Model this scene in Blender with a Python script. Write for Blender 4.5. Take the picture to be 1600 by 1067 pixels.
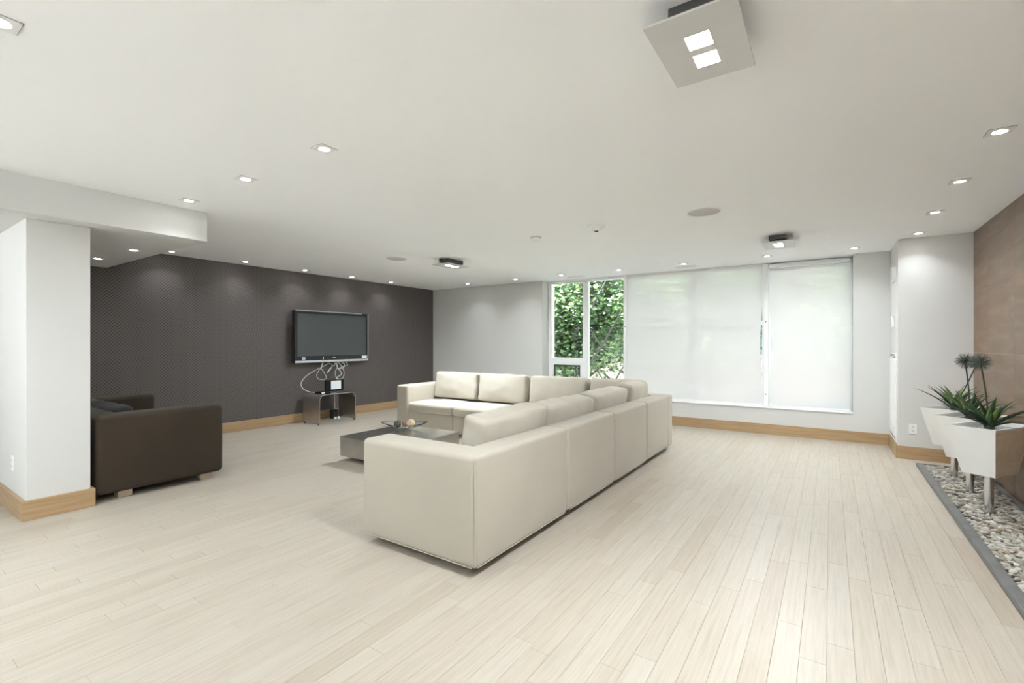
import bpy, bmesh, math, random
from mathutils import Vector, Matrix, noise

random.seed(7)
for o in list(bpy.data.objects):
    bpy.data.objects.remove(o)
scene = bpy.context.scene
COL = scene.collection
R = math.radians

# ------------------------------------------------------------------ camera
CAM_H = 1.28
THETA = R(34.017)
cam_data = bpy.data.cameras.new('camera')
cam_data.sensor_width = 36.0
cam_data.lens = 16.568
cam_data.shift_y = 3.5 / 1600
cam_data.clip_start = 0.05
cam = bpy.data.objects.new('camera', cam_data)
cam.location = (0, 0, CAM_H)
cam.rotation_euler = (R(90), 0, THETA)
COL.objects.link(cam)
scene.camera = cam

# ------------------------------------------------------------------ sky
world = bpy.data.worlds.new('overcast_sky')
scene.world = world
world.use_nodes = True
bg = world.node_tree.nodes['Background']
bg.inputs[0].default_value = (0.84, 0.94, 1.0, 1)
bg.inputs[1].default_value = 1.1

# sun, running parallel to the window walls so that it never enters the room
sun_data = bpy.data.lights.new('sun', 'SUN')
sun_data.energy = 21.0
sun_data.angle = R(1.0)
sun_data.color = (0.95, 0.98, 1.0)
sun = bpy.data.objects.new('sun', sun_data)
sun.rotation_euler = (0, R(-38), 0)
COL.objects.link(sun)

DOWNLIGHT_W = 0.4
SPOT_W = (12.5, 15.5, 8.5, 11.0)    # near, far sofa, by the blinds (one bulb lit), added unseen one behind the viewer

vs = scene.view_settings
vs.view_transform = 'Standard'
vs.look = 'None'
vs.exposure = 2.38
vs.gamma = 1.0
vs.use_curve_mapping = False

H = 2.45            # ceiling height


# ------------------------------------------------------------------ materials
def new_mat(name):
    m = bpy.data.materials.new(name)
    m.use_nodes = True
    nt = m.node_tree
    return m, nt, nt.nodes['Principled BSDF']


def N(nt, t, **kw):
    n = nt.nodes.new(t)
    for k, v in kw.items():
        setattr(n, k, v)
    return n


def ramp(nt, fac, stops):
    r = N(nt, 'ShaderNodeValToRGB')
    el = r.color_ramp.elements
    while len(el) < len(stops):
        el.new(0.5)
    for e, (p, c) in zip(el, stops):
        e.position = p
        e.color = (*c, 1)
    nt.links.new(fac, r.inputs[0])
    return r.outputs[0]


def coords(nt, scale=(1, 1, 1), rot=(0, 0, 0), kind='Object'):
    tc = N(nt, 'ShaderNodeTexCoord')
    mp = N(nt, 'ShaderNodeMapping')
    mp.inputs['Scale'].default_value = scale
    mp.inputs['Rotation'].default_value = rot
    nt.links.new(tc.outputs[kind], mp.inputs[0])
    return mp.outputs[0]


def bump(nt, bsdf, height, strength=0.1, dist=0.01):
    b = N(nt, 'ShaderNodeBump')
    b.inputs['Strength'].default_value = strength
    b.inputs['Distance'].default_value = dist
    nt.links.new(height, b.inputs['Height'])
    nt.links.new(b.outputs[0], bsdf.inputs['Normal'])


def plain(name, col, rough=0.5, metal=0.0, spec=0.5, vary=0.06, scale=6.0, bmp=0.0, bscale=80.0, sheen=0.0):
    """base colour with a soft noise variation and an optional fine relief"""
    m, nt, b = new_mat(name)
    v = coords(nt)
    n = N(nt, 'ShaderNodeTexNoise')
    n.inputs['Scale'].default_value = scale
    n.inputs['Detail'].default_value = 4
    nt.links.new(v, n.inputs['Vector'])
    lo = tuple(max(0, c * (1 - vary)) for c in col)
    hi = tuple(min(1, c * (1 + vary)) for c in col)
    nt.links.new(ramp(nt, n.outputs[0], [(0.3, lo), (0.7, hi)]), b.inputs['Base Color'])
    b.inputs['Roughness'].default_value = rough
    b.inputs['Metallic'].default_value = metal
    b.inputs['Specular IOR Level'].default_value = spec
    if sheen:
        b.inputs['Sheen Weight'].default_value = sheen
    if bmp:
        n2 = N(nt, 'ShaderNodeTexNoise')
        n2.inputs['Scale'].default_value = bscale
        n2.inputs['Detail'].default_value = 3
        nt.links.new(v, n2.inputs['Vector'])
        bump(nt, b, n2.outputs[0], bmp, 0.004)
    return m


def emit(name, col, strength):
    m, nt, b = new_mat(name)
    b.inputs['Base Color'].default_value = (*col, 1)
    b.inputs['Emission Color'].default_value = (*col, 1)
    b.inputs['Emission Strength'].default_value = strength
    return m


def fabric(name, col, rough=0.85, vary=0.06, sheen=0.15, weave=700.0, wr=0.25):
    m, nt, b = new_mat(name)
    v = coords(nt)
    n = N(nt, 'ShaderNodeTexNoise')
    n.inputs['Scale'].default_value = 2.5
    n.inputs['Detail'].default_value = 5
    nt.links.new(v, n.inputs['Vector'])
    lo = tuple(c * (1 - vary) for c in col)
    hi = tuple(min(1, c * (1 + vary)) for c in col)
    nt.links.new(ramp(nt, n.outputs[0], [(0.3, lo), (0.7, hi)]), b.inputs['Base Color'])
    b.inputs['Roughness'].default_value = rough
    b.inputs['Sheen Weight'].default_value = sheen
    b.inputs['Specular IOR Level'].default_value = 0.25
    w = N(nt, 'ShaderNodeTexNoise')
    w.inputs['Scale'].default_value = weave
    nt.links.new(v, w.inputs['Vector'])
    n3 = N(nt, 'ShaderNodeTexNoise')
    n3.inputs['Scale'].default_value = 9
    n3.inputs['Detail'].default_value = 2
    nt.links.new(v, n3.inputs['Vector'])
    mx = N(nt, 'ShaderNodeMath', operation='MULTIPLY_ADD')
    nt.links.new(w.outputs[0], mx.inputs[0])
    mx.inputs[1].default_value = 0.12
    nt.links.new(n3.outputs[0], mx.inputs[2])
    bump(nt, b, mx.outputs[0], wr, 0.006)
    return m


def wood_plank():
    m, nt, b = new_mat('whitewashed_plank_wood')
    v = coords(nt, (46, 1.6, 20))
    n = N(nt, 'ShaderNodeTexNoise')
    n.inputs['Scale'].default_value = 1.6
    n.inputs['Detail'].default_value = 6
    n.inputs['Roughness'].default_value = 0.65
    nt.links.new(v, n.inputs['Vector'])
    grain = ramp(nt, n.outputs[0], [(0.32, (0.395, 0.35, 0.292)), (0.5, (0.445, 0.402, 0.346)), (0.75, (0.487, 0.45, 0.394))])
    at = N(nt, 'ShaderNodeAttribute', attribute_name='tone')
    tint = ramp(nt, at.outputs['Fac'], [(0.0, (0.90, 0.85, 0.80)), (0.2, (0.95, 0.92, 0.89)),
                                        (0.55, (0.98, 0.965, 0.94)), (0.8, (1, 0.99, 0.97)), (1.0, (0.985, 0.985, 0.98))])
    mx = N(nt, 'ShaderNodeMix', data_type='RGBA', blend_type='MULTIPLY')
    mx.inputs[0].default_value = 1
    nt.links.new(grain, mx.inputs[6])
    nt.links.new(tint, mx.inputs[7])
    nt.links.new(mx.outputs[2], b.inputs['Base Color'])
    b.inputs['Roughness'].default_value = 0.4
    b.inputs['Specular IOR Level'].default_value = 0.5
    bump(nt, b, n.outputs[0], 0.06, 0.002)
    return m


def oak():
    m, nt, b = new_mat('light_oak_wood')
    v = coords(nt, (1.3, 1.3, 30))
    n = N(nt, 'ShaderNodeTexNoise')
    n.inputs['Scale'].default_value = 2.2
    n.inputs['Detail'].default_value = 6
    nt.links.new(v, n.inputs['Vector'])
    nt.links.new(ramp(nt, n.outputs[0], [(0.3, (0.35, 0.22, 0.11)), (0.55, (0.42, 0.285, 0.155)), (0.8, (0.46, 0.325, 0.19))]),
                 b.inputs['Base Color'])
    b.inputs['Roughness'].default_value = 0.4
    bump(nt, b, n.outputs[0], 0.05, 0.002)
    return m


def wallpaper():
    m, nt, b = new_mat('dark_lattice_wallpaper')
    tc = N(nt, 'ShaderNodeTexCoord')
    sp = N(nt, 'ShaderNodeSeparateXYZ')
    nt.links.new(tc.outputs['Object'], sp.inputs[0])

    def mth(op, a, bb=None):
        k = N(nt, 'ShaderNodeMath', operation=op)
        for i, q in enumerate((a, bb)):
            if q is None:
                continue
            if isinstance(q, (int, float)):
                k.inputs[i].default_value = q
            else:
                nt.links.new(q, k.inputs[i])
        return k.outputs[0]
    p = mth('COSINE', mth('MULTIPLY', sp.outputs['Y'], 161))
    q = mth('COSINE', mth('MULTIPLY', sp.outputs['Z'], 165))
    lat = mth('MULTIPLY', p, q)
    lat01 = mth('MULTIPLY_ADD', lat, 0.5)
    lat01.node.inputs[2].default_value = 0.5
    nt.links.new(ramp(nt, lat01, [(0.35, (0.138, 0.120, 0.114)), (0.6, (0.115, 0.10, 0.095)), (0.85, (0.054, 0.046, 0.043))]),
                 b.inputs['Base Color'])
    b.inputs['Roughness'].default_value = 0.5
    b.inputs['Specular IOR Level'].default_value = 0.35
    bump(nt, b, lat01, 0.1, 0.002)
    return m


def stone_tile():
    m, nt, b = new_mat('brown_limestone_tile')
    v = coords(nt, (1, 1.0, 1))
    at = N(nt, 'ShaderNodeAttribute', attribute_name='tone')
    cm = N(nt, 'ShaderNodeCombineXYZ')
    nt.links.new(at.outputs['Fac'], cm.inputs[0])
    add = N(nt, 'ShaderNodeVectorMath', operation='MULTIPLY_ADD')
    add.inputs[1].default_value = (40, 40, 40)
    nt.links.new(cm.outputs[0], add.inputs[0])
    nt.links.new(v, add.inputs[2])
    mp = N(nt, 'ShaderNodeMapping')
    mp.inputs['Scale'].default_value = (1, 0.8, 5.5)
    nt.links.new(add.outputs[0], mp.inputs[0])
    n = N(nt, 'ShaderNodeTexNoise')
    n.inputs['Scale'].default_value = 2.0
    n.inputs['Detail'].default_value = 7
    n.inputs['Distortion'].default_value = 0.6
    nt.links.new(mp.outputs[0], n.inputs['Vector'])
    base = ramp(nt, n.outputs[0], [(0.25, (0.155, 0.104, 0.072)), (0.5, (0.20, 0.143, 0.103)), (0.68, (0.235, 0.178, 0.135)), (0.8, (0.30, 0.235, 0.18))])
    n2 = N(nt, 'ShaderNodeTexNoise')
    n2.inputs['Scale'].default_value = 1.4
    nt.links.new(add.outputs[0], n2.inputs['Vector'])
    warm = ramp(nt, n2.outputs[0], [(0.35, (1.0, 0.86, 0.74)), (0.65, (0.98, 0.98, 1.0))])
    mx = N(nt, 'ShaderNodeMix', data_type='RGBA', blend_type='MULTIPLY')
    mx.inputs[0].default_value = 1
    nt.links.new(base, mx.inputs[6])
    nt.links.new(warm, mx.inputs[7])
    nt.links.new(mx.outputs[2], b.inputs['Base Color'])
    b.inputs['Roughness'].default_value = 0.45
    bump(nt, b, n.outputs[0], 0.15, 0.004)
    return m


def pebble_mat():
    m, nt, b = new_mat('river_pebble_stone')
    at = N(nt, 'ShaderNodeAttribute', attribute_name='tone')
    c = ramp(nt, at.outputs['Fac'], [(0.0, (0.06, 0.055, 0.05)), (0.15, (0.20, 0.18, 0.15)), (0.4, (0.34, 0.315, 0.27)),
                                     (0.65, (0.46, 0.43, 0.375)), (0.85, (0.60, 0.575, 0.525)), (1.0, (0.34, 0.27, 0.18))])
    n = N(nt, 'ShaderNodeTexNoise')
    n.inputs['Scale'].default_value = 60
    nt.links.new(coords(nt), n.inputs['Vector'])
    mx = N(nt, 'ShaderNodeMix', data_type='RGBA', blend_type='MULTIPLY')
    mx.inputs[0].default_value = 1
    nt.links.new(c, mx.inputs[6])
    nt.links.new(ramp(nt, n.outputs[0], [(0.3, (0.85, 0.85, 0.85)), (0.7, (1, 1, 1))]), mx.inputs[7])
    nt.links.new(mx.outputs[2], b.inputs['Base Color'])
    b.inputs['Roughness'].default_value = 0.55
    return m


def leaf_mat(name, stops, trans=0.3):
    m, nt, b = new_mat(name)
    at = N(nt, 'ShaderNodeAttribute', attribute_name='tone')
    c = ramp(nt, at.outputs['Fac'], stops)
    nt.links.new(c, b.inputs['Base Color'])
    b.inputs['Roughness'].default_value = 0.5
    if trans:
        t = N(nt, 'ShaderNodeBsdfTranslucent')
        nt.links.new(c, t.inputs[0])
        mx = N(nt, 'ShaderNodeMixShader')
        mx.inputs[0].default_value = trans
        nt.links.new(b.outputs[0], mx.inputs[1])
        nt.links.new(t.outputs[0], mx.inputs[2])
        nt.links.new(mx.outputs[0], nt.nodes['Material Output'].inputs[0])
    return m


def blind_mat():
    m, nt, b = new_mat('white_screen_fabric')
    b.inputs['Base Color'].default_value = (0.74, 0.735, 0.73, 1)
    b.inputs['Roughness'].default_value = 0.9
    b.inputs['Specular IOR Level'].default_value = 0.1
    w = N(nt, 'ShaderNodeTexNoise')
    w.inputs['Scale'].default_value = 3
    w.inputs['Detail'].default_value = 3
    nt.links.new(coords(nt, (1, 1, 3)), w.inputs['Vector'])
    bump(nt, b, w.outputs[0], 0.15, 0.02)
    t = N(nt, 'ShaderNodeBsdfTranslucent')
    t.inputs[0].default_value = (0.97, 0.89, 0.93, 1)
    tr = N(nt, 'ShaderNodeBsdfTransparent')
    m1 = N(nt, 'ShaderNodeMixShader')
    m1.inputs[0].default_value = 0.22
    nt.links.new(b.outputs[0], m1.inputs[1])
    nt.links.new(t.outputs[0], m1.inputs[2])
    m2 = N(nt, 'ShaderNodeMixShader')
    m2.inputs[0].default_value = 0.09
    nt.links.new(m1.outputs[0], m2.inputs[1])
    nt.links.new(tr.outputs[0], m2.inputs[2])
    nt.links.new(m2.outputs[0], nt.nodes['Material Output'].inputs[0])
    return m


def glass_mat(name, tint=(1, 1, 1), gloss=0.08):
    m, nt, b = new_mat(name)
    tr = N(nt, 'ShaderNodeBsdfTransparent')
    tr.inputs[0].default_value = (*tint, 1)
    gl = N(nt, 'ShaderNodeBsdfGlossy')
    gl.inputs['Roughness'].default_value = 0.02
    fr = N(nt, 'ShaderNodeFresnel')
    fr.inputs[0].default_value = 1.45
    mul = N(nt, 'ShaderNodeMath', operation='MULTIPLY_ADD')
    nt.links.new(fr.outputs[0], mul.inputs[0])
    mul.inputs[1].default_value = 0.8
    mul.inputs[2].default_value = gloss - 0.04
    mx = N(nt, 'ShaderNodeMixShader')
    nt.links.new(mul.outputs[0], mx.inputs[0])
    nt.links.new(tr.outputs[0], mx.inputs[1])
    nt.links.new(gl.outputs[0], mx.inputs[2])
    nt.links.new(mx.outputs[0], nt.nodes['Material Output'].inputs[0])
    return m


def steel(name, col, rough, axis=(1, 60, 1)):
    m, nt, b = new_mat(name)
    n = N(nt, 'ShaderNodeTexNoise')
    n.inputs['Scale'].default_value = 8
    n.inputs['Detail'].default_value = 4
    nt.links.new(coords(nt, axis), n.inputs['Vector'])
    nt.links.new(ramp(nt, n.outputs[0], [(0.3, tuple(c * 0.88 for c in col)), (0.7, col)]), b.inputs['Base Color'])
    b.inputs['Metallic'].default_value = 1
    b.inputs['Roughness'].default_value = rough
    bump(nt, b, n.outputs[0], 0.01, 0.001)
    return m


def brick_far():
    m, nt, b = new_mat('distant_brick')
    t = N(nt, 'ShaderNodeTexBrick')
    t.inputs['Scale'].default_value = 3.2
    t.inputs['Color1'].default_value = (0.36, 0.24, 0.22, 1)
    t.inputs['Color2'].default_value = (0.42, 0.30, 0.27, 1)
    t.inputs['Mortar'].default_value = (0.32, 0.28, 0.26, 1)
    nt.links.new(coords(nt, (1, 1, 1), (R(90), 0, 0)), t.inputs['Vector'])
    nt.links.new(t.outputs[0], b.inputs['Base Color'])
    b.inputs['Roughness'].default_value = 0.9
    return m


M = dict(
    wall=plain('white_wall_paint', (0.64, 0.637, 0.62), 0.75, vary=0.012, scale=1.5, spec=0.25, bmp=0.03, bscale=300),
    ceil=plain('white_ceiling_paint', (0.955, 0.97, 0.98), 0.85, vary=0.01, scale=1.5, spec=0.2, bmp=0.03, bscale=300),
    white=plain('white_satin_paint', (0.84, 0.84, 0.83), 0.4, vary=0.015),
    frame=plain('white_window_vinyl', (0.85, 0.86, 0.86), 0.35, vary=0.01),
    paper=wallpaper(), plank=wood_plank(), oak=oak(), tile=stone_tile(), pebble=pebble_mat(),
    subfloor=plain('plank_joint_filler', (0.40, 0.36, 0.30), 0.8),
    grout=plain('tile_joint_grout', (0.40, 0.33, 0.27), 0.9),
    beige=fabric('cream_upholstery', (0.45, 0.412, 0.343), vary=0.03),
    cushion=fabric('cream_cushion_cloth', (0.50, 0.46, 0.388), vary=0.04, wr=0.4),
    piping=plain('cream_piping_cord', (0.54, 0.50, 0.425), 0.7),
    brown=fabric('dark_brown_upholstery', (0.040, 0.029, 0.019), vary=0.12, sheen=0.05),
    brown2=fabric('charcoal_cushion_cloth', (0.022, 0.020, 0.018), vary=0.2, sheen=0.05, rough=0.6),
    foot=plain('pale_wood_foot', (0.42, 0.34, 0.25), 0.5),
    darkfoot=plain('dark_plastic_foot', (0.02, 0.018, 0.016), 0.6),
    steel=steel('brushed_stainless_steel', (0.60, 0.58, 0.55), 0.32),
    table=steel('brushed_table_steel', (0.50, 0.49, 0.47), 0.24, (30, 1, 1)),
    chrome=steel('polished_steel', (0.70, 0.70, 0.71), 0.16, (1, 1, 30)),
    plate=plain('satin_aluminium_plate', (0.66, 0.66, 0.648), 0.45, metal=0.25, vary=0.03),
    gun=plain('dark_grey_metal', (0.10, 0.10, 0.095), 0.4, metal=0.4),
    black=plain('black_gloss_plastic', (0.010, 0.010, 0.011), 0.18),
    blackm=plain('black_matt_plastic', (0.016, 0.016, 0.017), 0.5),
    screen=plain('dark_screen_panel', (0.055, 0.06, 0.063), 0.28, vary=0.02, spec=0.6),
    silver=plain('silver_trim', (0.62, 0.62, 0.63), 0.25, metal=0.8),
    sticker=plain('white_sticker', (0.8, 0.82, 0.85), 0.6),
    cable=plain('white_cable_rubber', (0.80, 0.80, 0.78), 0.5),
    blue=plain('blue_sticker', (0.35, 0.5, 0.7), 0.5),
    blind=blind_mat(), glass=glass_mat('window_glass', (0.96, 0.99, 0.98)),
    bowl=glass_mat('clear_bowl_glass', (0.90, 0.95, 0.94), 0.12),
    bowlrim=glass_mat('bowl_rim_glass', (0.45, 0.52, 0.55), 0.2),
    lens=emit('lit_lamp_lens', (1.0, 0.985, 0.95), 16),
    grille=plain('grey_speaker_mesh', (0.60, 0.60, 0.585), 0.8, vary=0.02, bmp=0.2, bscale=600),
    slot=plain('dark_slot', (0.02, 0.02, 0.02), 0.8),
    kerb=plain('grey_metal_edging', (0.15, 0.15, 0.147), 0.5, vary=0.15, scale=9),
    soil=plain('dark_bed_liner', (0.05, 0.045, 0.04), 0.9),
    planter=plain('white_ribbed_planter', (0.87, 0.87, 0.86), 0.5, vary=0.015),
    planter_warm_side=plain('warm_bounce_planter_side', (0.90, 0.76, 0.59), 0.6, vary=0.06, scale=10),  # warm bounce light painted onto the planters' long sides
    pumice=plain('grey_pumice', (0.40, 0.40, 0.39), 0.9, vary=0.5, scale=60, bmp=0.5, bscale=90),
    agave=leaf_mat('agave_leaf', [(0.0, (0.010, 0.022, 0.016)), (0.45, (0.03, 0.062, 0.030)), (0.75, (0.085, 0.15, 0.035)), (1.0, (0.14, 0.22, 0.045))], 0.0),
    stem=plain('dark_flower_stem', (0.055, 0.060, 0.040), 0.6),
    spike=plain('grey_green_spike', (0.13, 0.145, 0.125), 0.7),
    ball1=plain('dark_woven_ball', (0.10, 0.10, 0.08), 0.8, vary=0.6, scale=60, bmp=0.6),
    ball2=plain('straw_woven_ball', (0.62, 0.50, 0.33), 0.8, vary=0.35, scale=50, bmp=0.6),
    ball3=plain('reddish_woven_ball', (0.34, 0.21, 0.16), 0.8, vary=0.5, scale=50, bmp=0.6),
    bark=plain('tree_bark', (0.055, 0.048, 0.045), 0.9, vary=0.3, scale=12),
    foliage=leaf_mat('tree_leaf', [(0.0, (0.014, 0.032, 0.022)), (0.3, (0.06, 0.115, 0.06)), (0.65, (0.17, 0.27, 0.10)), (0.88, (0.30, 0.42, 0.16)), (1.0, (0.45, 0.50, 0.38))], 0.4),
    brick=brick_far(), lawn=plain('outdoor_ground', (0.20, 0.24, 0.13), 0.95, vary=0.3),
    asphalt=plain('grey_asphalt', (0.14, 0.14, 0.135), 0.9, vary=0.15),
    bounce_ground=plain('pale_bounce_ground', (0.66, 0.66, 0.65), 0.9, vary=0.05),  # for the added ground that reflects sun into the room
    roof=plain('far_parapet', (0.32, 0.29, 0.27), 0.8),
    darkglass=plain('far_window_glass', (0.10, 0.12, 0.14), 0.15),
)


# ------------------------------------------------------------------ mesh helpers
class MB:
    def __init__(self):
        self.v, self.f, self.tone, self.smooth = [], [], [], []

    def add(self, verts, faces, tone=0.5, smooth=False):
        o = len(self.v)
        self.v += [tuple(p) for p in verts]
        self.f += [tuple(i + o for i in f) for f in faces]
        self.tone += [tone] * len(faces)
        self.smooth += [smooth] * len(faces)
        return self

    def box(self, x0, x1, y0, y1, z0, z1, tone=0.5):
        v = [(x, y, z) for z in (z0, z1) for y in (y0, y1) for x in (x0, x1)]
        return self.add(v, [(0, 2, 3, 1), (4, 5, 7, 6), (0, 1, 5, 4), (2, 6, 7, 3), (0, 4, 6, 2), (1, 3, 7, 5)], tone)

    def tube(self, pts, r, seg=8, cap=True, tone=0.5):
        pts = [Vector(p) for p in pts]
        rs = r if isinstance(r, (list, tuple)) else [r] * len(pts)
        rings, prev = [], None
        for i, p in enumerate(pts):
            t = (pts[min(i + 1, len(pts) - 1)] - pts[max(i - 1, 0)]).normalized()
            if prev is None:
                a = Vector((0, 0, 1)) if abs(t.z) < 0.9 else Vector((1, 0, 0))
                n = t.cross(a).normalized()
            else:
                n = (prev - t * prev.dot(t)).normalized()
            prev = n
            bn = t.cross(n)
            rings.append([p + (n * math.cos(k * 2 * math.pi / seg) + bn * math.sin(k * 2 * math.pi / seg)) * rs[i] for k in range(seg)])
        v = [q for ring in rings for q in ring]
        f = []
        for i in range(len(pts) - 1):
            for k in range(seg):
                a, b = i * seg + k, i * seg + (k + 1) % seg
                f.append((a, b, b + seg, a + seg))
        self.add(v, f, tone, True)
        if cap:
            self.add(rings[0], [tuple(reversed(range(seg)))], tone)
            self.add(rings[-1], [tuple(range(seg))], tone)
        return self

    def lathe(self, prof, seg=28, sx=1, sy=1, c=(0, 0, 0), cap=True, tone=0.5):
        v, f = [], []
        for r, z in prof:
            for k in range(seg):
                a = 2 * math.pi * k / seg
                v.append((c[0] + r * sx * math.cos(a), c[1] + r * sy * math.sin(a), c[2] + z))
        for i in range(len(prof) - 1):
            for k in range(seg):
                a, b = i * seg + k, i * seg + (k + 1) % seg
                f.append((a, b, b + seg, a + seg))
        self.add(v, f, tone, True)
        if cap:
            if prof[0][0] > 1e-4:
                self.add(v[:seg], [tuple(reversed(range(seg)))], tone)
            if prof[-1][0] > 1e-4:
                self.add(v[-seg:], [tuple(range(seg))], tone)
        return self

    def soft(self, x0, x1, y0, y1, z0, z1, r=0.03, bulge=(0, 0, 0), n=6, wr=0.0, seed=0.0):
        """rounded, optionally puffed block"""
        h = Vector(((x1 - x0) / 2, (y1 - y0) / 2, (z1 - z0) / 2))
        c = Vector(((x1 + x0) / 2, (y1 + y0) / 2, (z1 + z0) / 2))
        rr = min(r, *(q * 0.98 for q in h))
        ax = []
        for q in h:
            inner = q - rr
            t = [-q, -q + rr * 0.35, -q + rr * 0.7] + [-inner + 2 * inner * i / n for i in range(n + 1)] + [q - rr * 0.7, q - rr * 0.35, q]
            ax.append(t)
        idx, verts, faces = {}, [], []

        def vid(p):
            k = tuple(round(a, 6) for a in p)
            if k not in idx:
                inn = Vector([max(-(h[i] - rr), min(h[i] - rr, p[i])) for i in range(3)])
                d = Vector(p) - inn
                q = inn + d.normalized() * rr if d.length > 1e-9 else Vector(p)
                u = [q[i] / h[i] for i in range(3)]
                e = [max(0, 1 - a * a) for a in u]
                w = Vector((q.x * (1 + bulge[0] * e[1] * e[2]), q.y * (1 + bulge[1] * e[0] * e[2]), q.z * (1 + bulge[2] * e[0] * e[1])))
                if wr:
                    nz = noise.noise(Vector((w.x * 9 + seed, w.y * 9, w.z * 9)))
                    nz2 = noise.noise(Vector((w.x * 22, w.y * 22 + seed, w.z * 5)))
                    w += (w.normalized()) * (nz * wr + nz2 * wr * 0.35)
                idx[k] = len(verts)
                verts.append(w + c)
            return idx[k]
        for a in range(3):
            b, d = (a + 1) % 3, (a + 2) % 3
            for s in (-1, 1):
                for i in range(len(ax[b]) - 1):
                    for j in range(len(ax[d]) - 1):
                        quad = []
                        for (ii, jj) in ((i, j), (i + 1, j), (i + 1, j + 1), (i, j + 1)):
                            p = [0, 0, 0]
                            p[a], p[b], p[d] = s * h[a], ax[b][ii], ax[d][jj]
                            quad.append(vid(p))
                        faces.append(tuple(quad) if s > 0 else tuple(reversed(quad)))
        return self.add(verts, faces, 0.5, True)

    def xform(self, mat, start=0):
        for i in range(start, len(self.v)):
            self.v[i] = tuple(mat @ Vector(self.v[i]))
        return self

    def mesh(self, name, mat, tone=False):
        me = bpy.data.meshes.new(name)
        me.from_pydata(self.v, [], self.f)
        me.polygons.foreach_set('use_smooth', self.smooth)
        if tone:
            a = me.attributes.new('tone', 'FLOAT', 'FACE')
            a.data.foreach_set('value', self.tone)
        me.materials.append(M[mat] if isinstance(mat, str) else mat)
        me.update()
        return me

    def build(self, name, mat, parent=None, loc=None, tone=False, bevel=0.0):
        return link(name, self.mesh(name, mat, tone), parent, loc, bevel)


def link(name, me, parent=None, loc=None, bevel=0.0):
    o = bpy.data.objects.new(name, me)
    COL.objects.link(o)
    if parent is not None:
        o.parent = parent
    if loc is not None:
        o.location = loc
    if bevel:
        b = o.modifiers.new('edge', 'BEVEL')
        b.width = bevel
        b.segments = 2
        b.limit_method = 'ANGLE'
    return o


def tag(o, label=None, cat=None, group=None, kind=None):
    if label:
        o['label'] = label
    if cat:
        o['category'] = cat
    if group:
        o['group'] = group
    if kind:
        o['kind'] = kind
    return o


def thing(name, label, cat, loc=(0, 0, 0), rz=0.0, group=None):
    o = bpy.data.objects.new(name, None)
    o.empty_display_size = 0.1
    COL.objects.link(o)
    o.location = loc
    o.rotation_euler = (0, 0, rz)
    return tag(o, label, cat, group)


def struct(name, mb, mat, label=None, bevel=0.0, tone=False):
    o = mb.build(name, mat, bevel=bevel, tone=tone)
    return tag(o, label, None, None, 'structure')


def copy_tree(o, parent=None):
    c = o.copy()
    COL.objects.link(c)
    if parent is not None:
        c.parent = parent
    for ch in [q for q in bpy.data.objects if q.parent == o]:
        copy_tree(ch, c)
    return c


def proj(x, y, z):
    s, c = math.sin(THETA), math.cos(THETA)
    d = -x * s + y * c
    if d < 0.2:
        return None
    return 800 + 736.36 * (x * c + y * s) / d, 537 + 736.36 * (CAM_H - z) / d, d


# ------------------------------------------------------------------ room shell
XL, XR, YF, YB = -7.2, 1.25, 7.58, -4.0
YW = 7.85                     # window plane
WX0, WX1 = -4.44, 0.25        # window recess
SILL = 0.365

floor = struct('floor', MB().box(XL - .2, XR + .2, YB - .2, 8.05, -0.2, -0.012), 'subfloor',
               'pale whitewashed narrow-plank wooden floor')
struct('ceiling', MB().box(XL - .2, XR + .2, YB - .2, 8.05, H, H + 0.2), 'ceil', 'flat white painted ceiling')
struct('wall_left', MB().box(XL - .2, XL, 1.22, 8.05, 0, H), 'paper', 'dark wallpapered wall with a fine dotted weave behind the television')
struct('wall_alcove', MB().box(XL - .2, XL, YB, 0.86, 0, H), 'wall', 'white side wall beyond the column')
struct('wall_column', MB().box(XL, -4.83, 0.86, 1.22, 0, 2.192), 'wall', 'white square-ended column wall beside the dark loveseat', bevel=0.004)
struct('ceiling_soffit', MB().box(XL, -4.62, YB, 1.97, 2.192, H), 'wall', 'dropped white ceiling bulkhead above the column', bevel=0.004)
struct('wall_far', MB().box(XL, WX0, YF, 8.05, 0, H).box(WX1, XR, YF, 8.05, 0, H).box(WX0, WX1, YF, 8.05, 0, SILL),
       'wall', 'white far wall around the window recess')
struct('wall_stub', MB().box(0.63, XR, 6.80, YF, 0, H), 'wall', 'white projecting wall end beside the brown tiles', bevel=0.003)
# window ledge
struct('trim_1', MB().box(WX0, WX1, YF - 0.015, 7.82, SILL, SILL + 0.012), 'white', 'white window ledge under the roller blinds', bevel=0.003)

# back wall behind the viewer; its unseen window is added to let in light
wb = MB()
BX0, BX1, BZ0, BZ1 = -6.6, -4.9, 0.12, 2.33
wb.box(XL, BX0, YB - .15, YB, 0, H).box(BX1, XR, YB - .15, YB, 0, H).box(BX0, BX1, YB - .15, YB, 0, BZ0).box(BX0, BX1, YB - .15, YB, BZ1, H)
tag(MB().box(-40, 35, -50, YB - .16, -.5, -.3).box(XR + .21, 35, YB - .16, 7, -.5, -.3).build('bounce_terrace', 'bounce_ground'), 'added pale ground bouncing sunlight in through the unseen windows', None, None, 'structure')  # added sunlit ground, throws light up onto the ceiling
struct('wall_back', wb, 'wall', 'white wall behind the viewer')
w4 = tag(MB().box(BX0, BX1, YB - .1, YB - .05, BZ0, BZ0 + .05).box(BX0, BX1, YB - .1, YB - .05, BZ1 - .05, BZ1).build('fill_window_back', 'frame'),
         'added unseen window letting in fill light behind the viewer', None, None, 'structure')
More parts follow.
